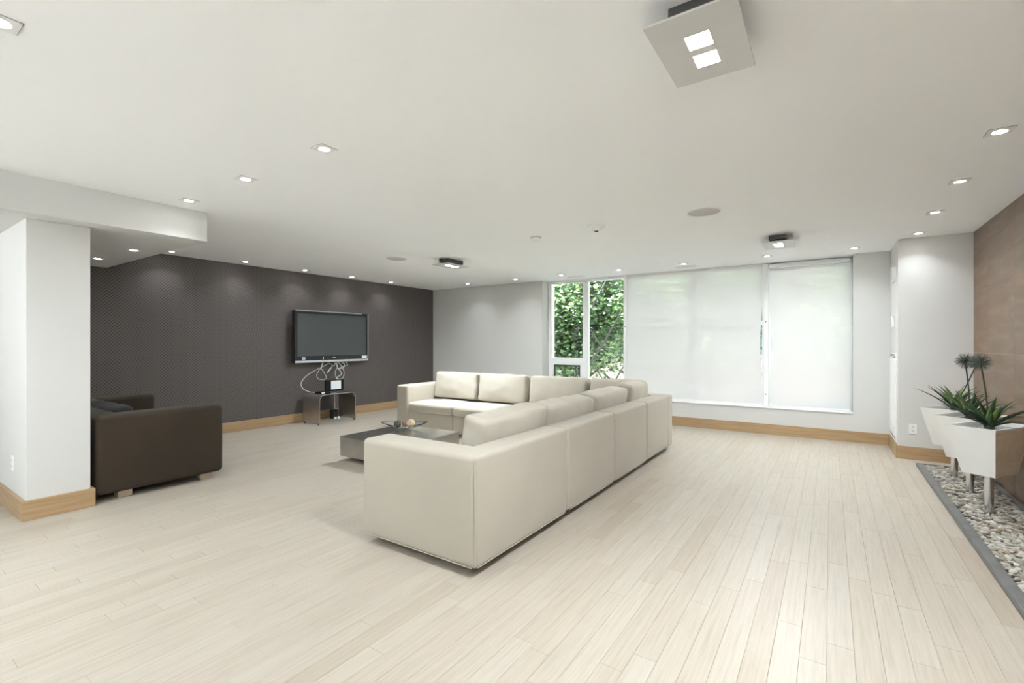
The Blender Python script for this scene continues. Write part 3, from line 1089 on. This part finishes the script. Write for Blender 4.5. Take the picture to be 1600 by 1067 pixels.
for (dx, dy, r, mat, l) in ((-.082, -.012, .044, 'ball1', 'dark woven ball at the left in the glass bowl'), (.075, -.005, .050, 'ball2', 'straw coloured woven ball at the right in the glass bowl'),
                            (-.008, .035, .036, 'ball3', 'reddish woven ball between the other two in the glass bowl')):
    b = thing('decorative_ball', l, 'ball', (BC[0] + dx * math.cos(THETA) - dy * math.sin(THETA), BC[1] + dx * math.sin(THETA) + dy * math.cos(THETA), TT + .018), 0, 'woven balls in the glass bowl')
    bm = bmesh.new()
    bmesh.ops.create_icosphere(bm, subdivisions=3, radius=r * .93)
    me = bpy.data.meshes.new('core')
    bm.to_mesh(me)
    bm.free()
    me.materials.append(M[mat])
    for p in me.polygons:
        p.use_smooth = True
    link('core', me, b, (0, 0, r))
    sm = MB()
    rg = random.Random(int(r * 10000))
    for k in range(14):
        q = Matrix.Rotation(rg.uniform(0, 3.14), 4, 'X') @ Matrix.Rotation(rg.uniform(0, 3.14), 4, 'Y')
        sm.tube([Vector((0, 0, r)) + (q @ Vector((r * .95 * math.cos(a * math.pi / 10), r * .95 * math.sin(a * math.pi / 10), 0))) for a in range(21)], .0028, 5, cap=False)
    sm.build('strands', mat, b)

# ------------------------------------------------------------------ television
TVX = -7.035
t = thing('television', 'wall mounted flat screen television on the dark wall', 'television', (TVX, 4.98, .965))
TW, TH = 1.43, .855
h2 = TW / 2
MB().box(-.085, -.012, -h2, h2, 0, TH).build('casing', 'blackm', t, bevel=.012)
m = MB()
m.box(-.012, .004, -h2, -h2 + .045, .045, TH).box(-.012, .004, h2 - .045, h2, .045, TH).box(-.012, .004, -h2 + .045, h2 - .045, TH - .05, TH).box(-.012, .004, -h2 + .045, h2 - .045, .045, .115)
m.build('bezel', 'black', t, bevel=.003)
MB().box(-.012, -.002, -h2 + .045, h2 - .045, .115, TH - .05).build('screen', 'screen', t)
MB().box(-.012, .008, -h2 + .004, h2 - .004, .006, .043).build('lower_trim', 'silver', t, bevel=.003)
MB().box(-.012, .007, h2 - .012, h2, .045, TH - .005).build('side_trim', 'silver', t, bevel=.002)
MB().box(-.03, .006, -h2 + .01, h2 - .14, TH - .010, TH + .003).build('top_trim', 'silver', t, bevel=.002)
MB().box(.004, .0055, -h2 + .125, -h2 + .18, .050, .100).build('sticker', 'blue', t)
MB().box(.004, .0055, h2 - .14, h2 - .03, .052, .100).build('sticker', 'sticker', t)
MB().box(.004, .006, -.03, .03, .075, .085).build('maker_badge', 'silver', t)
MB().box(.004, .0055, -.215, -.205, .055, .095).build('power_light', 'sticker', t)
MB().box(-.163, -.085, -.25, .25, .2, .65).build('wall_bracket', 'blackm', t)

# ------------------------------------------------------------------ bent steel stand
SX0, SX1, SY0, SY1, SH = -7.06, -6.61, 4.42, 5.10, .475
t = thing('side_table', 'bent steel U-shaped side table under the television', 'table', ((SX0 + SX1) / 2, (SY0 + SY1) / 2, 0))
hx, hy, rr, th = (SX1 - SX0) / 2, (SY1 - SY0) / 2, .085, .012
prof = [(-hy, .025)]
for k in range(9):
    a = math.pi - k * math.pi / 16
    prof.append((-hy + rr + rr * math.cos(a), SH - rr + rr * math.sin(a)))
for k in range(9):
    a = math.pi / 2 - k * math.pi / 16
    prof.append((hy - rr + rr * math.cos(a), SH - rr + rr * math.sin(a)))
prof.append((hy, .025))
inn = []
for i, (y, z) in enumerate(prof):
    p0, p1 = prof[max(0, i - 1)], prof[min(len(prof) - 1, i + 1)]
    dy, dz = p1[0] - p0[0], p1[1] - p0[1]
    L = math.hypot(dy, dz)
    inn.append((y + dz / L * th, z - dy / L * th))
n = len(prof)
v = [(-hx, y, z) for y, z in prof] + [(hx, y, z) for y, z in prof] + [(-hx, y, z) for y, z in inn] + [(hx, y, z) for y, z in inn]
f = []
for i in range(n - 1):
    f += [(i, i + n, i + n + 1, i + 1), (2 * n + i, 2 * n + i + 1, 3 * n + i + 1, 3 * n + i), (n + i, 3 * n + i, 3 * n + i + 1, n + i + 1), (i, i + 1, 2 * n + i + 1, 2 * n + i)]
f += [(0, 2 * n, 3 * n, n), (n - 1, 2 * n - 1, 4 * n - 1, 3 * n - 1)]
MB().add(v, f).build('bent_shell', 'steel', t, bevel=.002)
for sx in (-hx + .04, hx - .04):
    for sy in (-hy + .006, hy - .006):
        MB().tube([(sx, sy, 0), (sx, sy, .027)], .010, 10).build('foot', 'gun', t)

# things on and around it
zt = SH
t = thing('network_router', 'black standing router with a white paper on its face on the side table', 'router', (-6.86, 4.86, zt), R(-6))
MB().box(-.03, .03, -.16, .16, .022, .205).build('body', 'black', t, bevel=.012)
MB().box(-.06, .06, -.13, .13, 0, .022).build('stand', 'blackm', t, bevel=.005)
MB().box(.0305, .0325, -.075, .105, .05, .19).build('paper', 'sticker', t)
t = thing('media_box', 'flat black media box lying on the left of the side table', 'electronics', (-6.80, 4.60, zt))
MB().box(-.07, .09, -.09, .09, 0, .035).build('body', 'black', t, bevel=.004)
MB().box(.0905, .092, -.075, -.02, .010, .028).build('label_plate', 'sticker', t)
t = thing('remote_control', 'slim dark remote lying in front of the router', 'remote', (-6.70, 4.90, zt), R(-5))
MB().box(-.022, .022, -.10, .10, 0, .018).build('body', 'blackm', t, bevel=.005)
for k in range(5):
    MB().box(-.008, .008, -.08 + k * .035, -.065 + k * .035, .018, .021).build('button', 'silver', t)

def catmull(pts, n=8):
    P = [Vector(p) for p in pts]
    P = [P[0] * 2 - P[1]] + P + [P[-1] * 2 - P[-2]]
    out = []
    for i in range(1, len(P) - 2):
        for k in range(n):
            s = k / n
            a, b, c, d = P[i - 1], P[i], P[i + 1], P[i + 2]
            out.append(.5 * ((2 * b) + (c - a) * s + (2 * a - 5 * b + 4 * c - d) * s * s + (3 * b - 3 * c + d - a) * s ** 3))
    out.append(P[-2])
    return out
n_cable = -1
def cable(label, pts, r=.005, mat='cable'):
    global n_cable
    n_cable += 1
    pts = [(p[0] + (.013 * (n_cable % 7) if p[0] < -7.0 else 0), p[1], min(p[2], .957)) for p in pts]
    o = MB().tube(catmull(pts), r, 6).build('cable', mat)
    tag(o, label, 'cable', 'cables under the television')
CX = -7.125
cable('white cable swinging wide left from television to side table', [(CX, 4.93, .98), (CX, 4.90, .925), (CX, 4.74, .86), (CX + .02, 4.52, .76), (CX + .05, 4.40, .645), (CX + .09, 4.41, .555), (CX + .18, 4.47, .505), (-6.88, 4.535, .496)])
cable('white cable looped in a drop at the left under the television', [(CX + .01, 4.80, .975), (CX + .02, 4.77, .88), (CX + .02, 4.695, .78), (CX + .02, 4.71, .70), (CX + .02, 4.80, .675), (CX + .02, 4.87, .70), (CX + .02, 4.83, .79), (CX + .01, 4.78, .87), (CX, 4.83, .975)])
cable('short white cable loop in the middle under the television', [(CX + .01, 4.91, .975), (CX + .03, 4.97, .91), (CX + .03, 4.93, .84), (CX + .03, 4.87, .79), (CX + .03, 4.93, .86), (CX + .02, 5.02, .92), (CX, 5.03, .975)])
cable('white cable falling onto the router from the right of the bundle', [(CX + .01, 5.06, .975), (CX + .02, 5.07, .88), (CX + .03, 5.02, .80), (CX + .03, 5.04, .70), (CX + .03, 5.12, .665), (CX + .02, 5.19, .70), (CX + .02, 5.20, .80), (CX + .01, 5.15, .90), (CX, 5.10, .975)])
cable('white cable running straight into the router top', [(CX + .01, 5.02, .975), (CX + .03, 5.06, .86), (CX + .08, 5.10, .76), (-6.99, 4.99, .70), (-6.90, 4.96, .678)])
cable('white cable loop hanging at the right under the television', [(CX + .01, 5.14, .975), (CX + .02, 5.20, .92), (CX + .02, 5.16, .86), (CX + .02, 5.08, .85), (CX + .02, 5.14, .88), (CX + .02, 5.25, .90), (CX, 5.25, .975)])
cable('thin dark cable from television down to the router', [(CX + .01, 4.97, .975), (CX + .03, 4.90, .80), (CX + .06, 4.84, .72), (-6.98, 4.82, .62), (-6.92, 4.84, .56)], .004, 'blackm')
cable('white power cable dropping behind the side table to the floor', [(-7.10, 5.02, .60), (-7.10, 5.03, .47), (-7.08, 5.02, .35), (-7.09, 5.03, .22), (-7.08, 5.02, .16)], .008)
t = thing('power_adapter', 'black power adapter with white plugs on the floor inside the side table', 'adapter', (-7.06, 5.0, 0))
MB().box(-.05, .05, -.055, .055, 0, .15).build('body', 'blackm', t, bevel=.01)
for y in (-.03, .035):
    MB().box(.05, .09, y - .018, y + .018, .0, .035).build('plug', 'sticker', t, bevel=.005)

# ------------------------------------------------------------------ wall fittings
def outlet(loc, rz, label, blank=False):
    t = thing('wall_socket', label, 'socket', loc, rz, 'white wall sockets')
    MB().box(-.036, .036, -.006, 0, -.058, .058).build('cover_plate', 'white', t, bevel=.002)
    for z in (-.022, .022):
        r = MB().box(-.017, .017, -.008, -.006, z - .014, z + .014).build('receptacle', 'white', t, bevel=.002)
        for sx in (-.007, .007):
            MB().box(sx - .0016, sx + .0016, -.0085, -.0079, z - .002, z + .008).build('slot', 'slot', r)
        MB().tube([(0, -.0079, z - .008), (0, -.0086, z - .008)], .0028, 8).build('earth_hole', 'slot', r)
outlet((.76, 6.80, .338), 0, 'white double wall socket on the projecting wall beside the planters')
outlet((-5.22, .86, .36), 0, 'white wall socket low on the end face of the column')
# fittings in the recess face (x = 0.63, facing -X)
t = thing('access_panel', 'tall white access panel low on the recess wall', 'panel', (.63, 7.17, 0))
MB().box(-.012, 0, -.31, .31, .16, 1.17).build('frame', 'white', t, bevel=.003)
MB().box(-.018, -.012, -.265, .265, .22, 1.10).build('door', 'white', t, bevel=.002)
for k in range(3):
    MB().box(-.016, -.0118, -.27, .27, 1.118 + k * .016, 1.126 + k * .016).build('louvre', 'gun', t)
MB().box(-.0135, -.0118, -.27, .27, .190, .205).build('shadow_slot', 'gun', t)
t = thing('alarm_sounder', 'white rectangular alarm box high on the recess wall', 'alarm', (.63, 7.08, 2.0))
MB().box(-.03, 0, -.10, .10, 0, .17).build('housing', 'white', t, bevel=.004)
MB().box(-.034, -.03, -.075, .075, .02, .15).build('grille', 'grille', t)
MB().box(-.02, -.004, .10, .104, .01, .16).build('side_slot', 'gun', t)
t = thing('thermostat', 'white thermostat plate at mid height on the recess wall', 'thermostat', (.63, 7.22, 1.48))
MB().box(-.022, 0, -.07, .07, 0, .13).build('housing', 'white', t, bevel=.004)
MB().box(-.028, -.022, -.02, .04, .015, .03).build('slider', 'grille', t)

# ------------------------------------------------------------------ gravel bed
kerb = thing('gravel_edging', 'grey metal edging strip around the pebble bed', 'edging', (0, 0, 0))
MB().box(KX0, KX1, 2.1, KY1, 0, .038).build('long_strip', 'kerb', kerb, bevel=.003)
MB().box(KX1, XR - .014, KY1 - .03, KY1, 0, .038).build('end_strip', 'kerb', kerb, bevel=.003)
MB().box(KX1, XR - .014, 2.1, 2.13, 0, .038).build('end_strip', 'kerb', kerb, bevel=.003)
MB().box(XR - .055, XR - .014, 2.13, KY1 - .03, 0, .038).build('wall_strip', 'kerb', kerb, bevel=.003)
tag(MB().box(KX1, XR - .055, 2.13, KY1 - .03, -.012, .012).build('trim_4', 'soil'), 'dark liner under the pebble bed', None, None, 'structure')
def pebble_shape(seed, tone):
    bm = bmesh.new()
    bmesh.ops.create_icosphere(bm, subdivisions=2, radius=1)
    rg = random.Random(seed)
    off = Vector((rg.random() * 50, rg.random() * 50, 0))
    for q in bm.verts:
        q.co *= 1 + .22 * noise.noise(q.co * .9 + off)
    vs_ = [q.co.copy() for q in bm.verts]
    fs_ = [tuple(q.index for q in fc.verts) for fc in bm.faces]
    bm.free()
    return vs_, fs_
shapes = [pebble_shape(i, 0) for i in range(6)]
pebs = []
rg = random.Random(5)
PITX, PITY = .0265, .034
y = 2.15
j = 0
while y < KY1 - .04:
    x = KX1 + .014 + (j % 2) * PITX / 2
    while x < XR - .062:
        if min((x - .975) ** 2 + (y - py_) ** 2 for py_ in (4.86, 5.435, 6.01)) > .045 ** 2:
            pebs.append((x + rg.uniform(-.007, .007), y + rg.uniform(-.009, .009)))
        x += PITX
    y += PITY * .78
    j += 1
pl = []
for (x, y) in pebs:
    a = rg.uniform(.0115, .020)
    sz = (a * rg.uniform(1.15, 1.6), a * rg.uniform(.8, 1.0), a * rg.uniform(.45, .7))
    rot = (rg.uniform(-.3, .3), rg.uniform(-.3, .3), rg.uniform(0, 3.14))
    z = .014 + sz[2] * .8 + rg.uniform(0, .014)
    x = min(max(x, KX1 + sz[0] * .7), XR - .055 - sz[0] * .7)
    q = proj(x, y, z)
    score = 0
    if q and 0 < q[0] < 1600 and q[1] < 1067:
        score = sz[0] * sz[1] / q[2] ** 2.5
    pl.append((score, (x, y, z), sz, rot, rg.choice((0, 1, 2, 3, 4, 5)), min(1, max(0, rg.gauss(.58, .24)))))
pl.sort(key=lambda k: -k[0])
variants = []
for s in range(6):
    for tn in (.18, .38, .55, .7, .85, 1.0):
        variants.append((s, tn, MB().add(*shapes[s], tn, True).mesh('pebble', 'pebble', True)))
for (sc, p, sz, rot, s, tn) in pl[:300]:
    me = min((q for q in variants if q[0] == s), key=lambda q: abs(q[1] - tn))[2]
    o = link('pebble', me, None, p)
    o.scale = sz
    o.rotation_euler = rot
    tag(o, 'smooth river pebble lying in the gravel bed', 'pebble', 'pebbles in the gravel bed')
bed = MB()
from mathutils import Euler
for (sc, p, sz, rot, s, tn) in pl[300:]:
    v, f = shapes[s]
    mt = Matrix.Translation(p) @ Euler(rot).to_matrix().to_4x4() @ Matrix.Diagonal((*sz, 1))
    bed.add([mt @ q for q in v], f, tn, True)
tag(bed.build('pebble_bed', 'pebble', tone=True), 'grey and cream river pebbles filling the bed along the wall', 'gravel', None, 'stuff')

# ------------------------------------------------------------------ planters with agaves
PROT = R(56)
def make_planter():
    t = thing('planter', 'x', 'planter')
    # local x = long side, y = short side
    Z0, Z1 = .325, .68
    l0, l1, w0, w1 = .148, .262, .095, .142
    NR = 24
    def ring(z, ex):
        k = (z - Z0) / (Z1 - Z0)
        l, w = l0 + (l1 - l0) * k + max(ex, 0) + (ex if ex < -.01 else 0), w0 + (w1 - w0) * k + ex
        return [(-l, -w, z), (l, -w, z), (l, w, z), (-l, w, z)]
    # each rib band: proud strip + shallow groove; long sides tan with painted warm bounce, short sides white
    levels = []
    dz = (Z1 - .016 - Z0) / NR
    for i in range(NR):
        z = Z0 + i * dz
        levels += [(z, 0), (z + dz * .72, 0), (z + dz * .72, -.0035), (z + dz, -.0035)]
    levels += [(Z1 - .016, .003), (Z1, .003)]
    rings = [ring(z, e) for z, e in levels]
    mbw, mbt = MB(), MB()
    for i in range(len(rings) - 1):
        for k in range(4):
            n_ = (k + 1) % 4
            quad = [rings[i][k], rings[i][n_], rings[i + 1][n_], rings[i + 1][k]]
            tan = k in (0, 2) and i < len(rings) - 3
            if k in (1, 3) and i < len(rings) - 3:
                if i == 0:
                    a_, b_ = ring(levels[0][0], 0), ring(levels[-3][0], 0)
                    mbw.add([a_[k], a_[n_], b_[n_], b_[k]], [(0, 1, 2, 3)])
                continue
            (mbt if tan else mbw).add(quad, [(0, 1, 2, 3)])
    top, inn_ = rings[-1], ring(Z1, -.014)
    low = ring(Z1 - .05, -.012)
    for k in range(4):
        n_ = (k + 1) % 4
        mbw.add([top[k], top[n_], inn_[n_], inn_[k]], [(0, 1, 2, 3)])
        mbw.add([inn_[k], inn_[n_], low[n_], low[k]], [(0, 1, 2, 3)])
    mbw.add(rings[0], [(3, 2, 1, 0)])
    mbw.build('body', 'planter', t)
    e = mbt.build('side_panel', 'planter_warm_side', t)
    e['label'] = 'ribbed side with warm bounce light painted tan'
    MB().box(-.235, .235, -.115, .115, Z1 - .05, Z1 - .028).build('pumice_fill', 'pumice', t)
    MB().tube([(0, 0, .012), (0, 0, Z0 + .002)], .026, 20).build('pole', 'chrome', t)
    return t
def leaf_mesh(L, w, bend, tone):
    n = 8
    v, f = [], []
    for i in range(n + 1):
        s = i / n
        ww = w * (1 - s) ** .75 * (.72 + .9 * s * (1 - s)) + .0004
        x = L * s * math.cos(bend * s)
        z = L * s * math.sin(bend * s) * -1
        v += [(x, -ww, z + .35 * ww), (x, 0, z - .12 * ww), (x, ww, z + .35 * ww), (x, 0, z - .5 * ww)]
    for i in range(n):
        a = i * 4
        for k in range(4):
            b = (k + 1) % 4
            f.append((a + k, a + b, a + 4 + b, a + 4 + k))
    return MB().add(v, f, tone, True).mesh('leaf', 'agave', True)
leafs = [leaf_mesh(L, w, b, tn) for (L, w, b, tn) in ((.20, .029, .25, .95), (.22, .027, .35, .5), (.25, .023, .3, .2), (.28, .019, .25, .1), (.23, .026, .45, .75), (.30, .016, .2, .05))]
def agave(loc, seed, label, n=22):
    t = thing('agave_plant', label, 'plant', loc, 0, 'artificial agaves in the white planters')
    rg = random.Random(seed)
    MB().lathe([(.028, 0), (.032, .02), (.018, .05), (0, .06)], 12).build('core', 'stem', t)
    for i in range(n):
        k = i / n
        az = i * 2.399 + rg.uniform(-.25, .25)
        el = R(86) - k * R(56) + rg.uniform(-.12, .12)
        li = rg.choice((0, 1, 4)) if k < .5 else rg.choice((1, 2, 3, 5, 2, 4))
        while loc[0] + .36 * math.cos(el) * math.cos(az) > XR - .04:
            az += .3 if math.sin(az) > 0 else -.3
        me = leafs[li]
        o = link('leaf', me, t, (.012 * math.cos(az), .012 * math.sin(az), .018))
        o.rotation_euler = Euler((rg.uniform(-.3, .3), -el, az), 'XYZ')
        s = rg.uniform(.95, 1.2)
        o.scale = (s, s, s)
    return t
def flower(t, base, head, r=.072, seed=0):
    """a spiky round seed head on a thin stalk, parts of the agave"""
    b = Vector(base)
    h_ = Vector(head)
    mid = b.lerp(h_, .5) + Vector((.006, .004, 0))
    st = MB().tube(catmull([b, mid, h_], 5), .0055, 7).build('flower_stalk', 'stem', t)
    hd = MB()
    rg = random.Random(seed)
    for i in range(230):
        z = 1 - 2 * (i + .5) / 230
        a = i * 2.39996
        d = Vector((math.sqrt(1 - z * z) * math.cos(a), math.sqrt(1 - z * z) * math.sin(a), z))
        d = (d + Vector((rg.gauss(0, .1), rg.gauss(0, .1), rg.gauss(0, .1)))).normalized()
        L = r * rg.uniform(.8, 1.05)
        hd.tube([h_, h_ + d * L], [.0016, .0009], 3, cap=False)
    o = hd.build('flower_head', 'spike', t)
    hc = MB().lathe([(0, -.013), (.010, -.008), (.013, 0), (.010, .008), (0, .013)], 10, c=head, cap=False).build('head_core', 'stem', o)
pp = make_planter()
PC = [(.975, 4.86), (.975, 5.435), (.97, 6.01)]
PL = ['white ribbed planter on a steel pole nearest the viewer', 'white ribbed planter on a steel pole in the middle of three', 'white ribbed planter on a steel pole farthest back by the wall socket']
for i, (x, y) in enumerate(PC):
    o = pp if i == 0 else copy_tree(pp)
    o.location = (x, y, 0)
    o.rotation_euler = (0, 0, PROT)
    tag(o, PL[i], 'planter', 'white planters on steel poles')
ZP = .652
a1 = agave((PC[0][0], PC[0][1], ZP), 4, 'spiky green artificial agave in the nearest white planter')
a2 = agave((PC[1][0], PC[1][1], ZP), 9, 'spiky green artificial agave in the middle white planter')
a3 = agave((PC[2][0], PC[2][1], ZP), 15, 'spiky green artificial agave in the farthest white planter')
flower(a1, (0, 0, .03), (.928 - PC[0][0], 0, 1.142 - ZP), seed=1)
flower(a2, (0, 0, .03), (.945 - PC[1][0], 0, 1.134 - ZP), seed=2)
flower(a3, (0, 0, .03), (1.125 - PC[2][0], 0, 1.10 - ZP), seed=3)
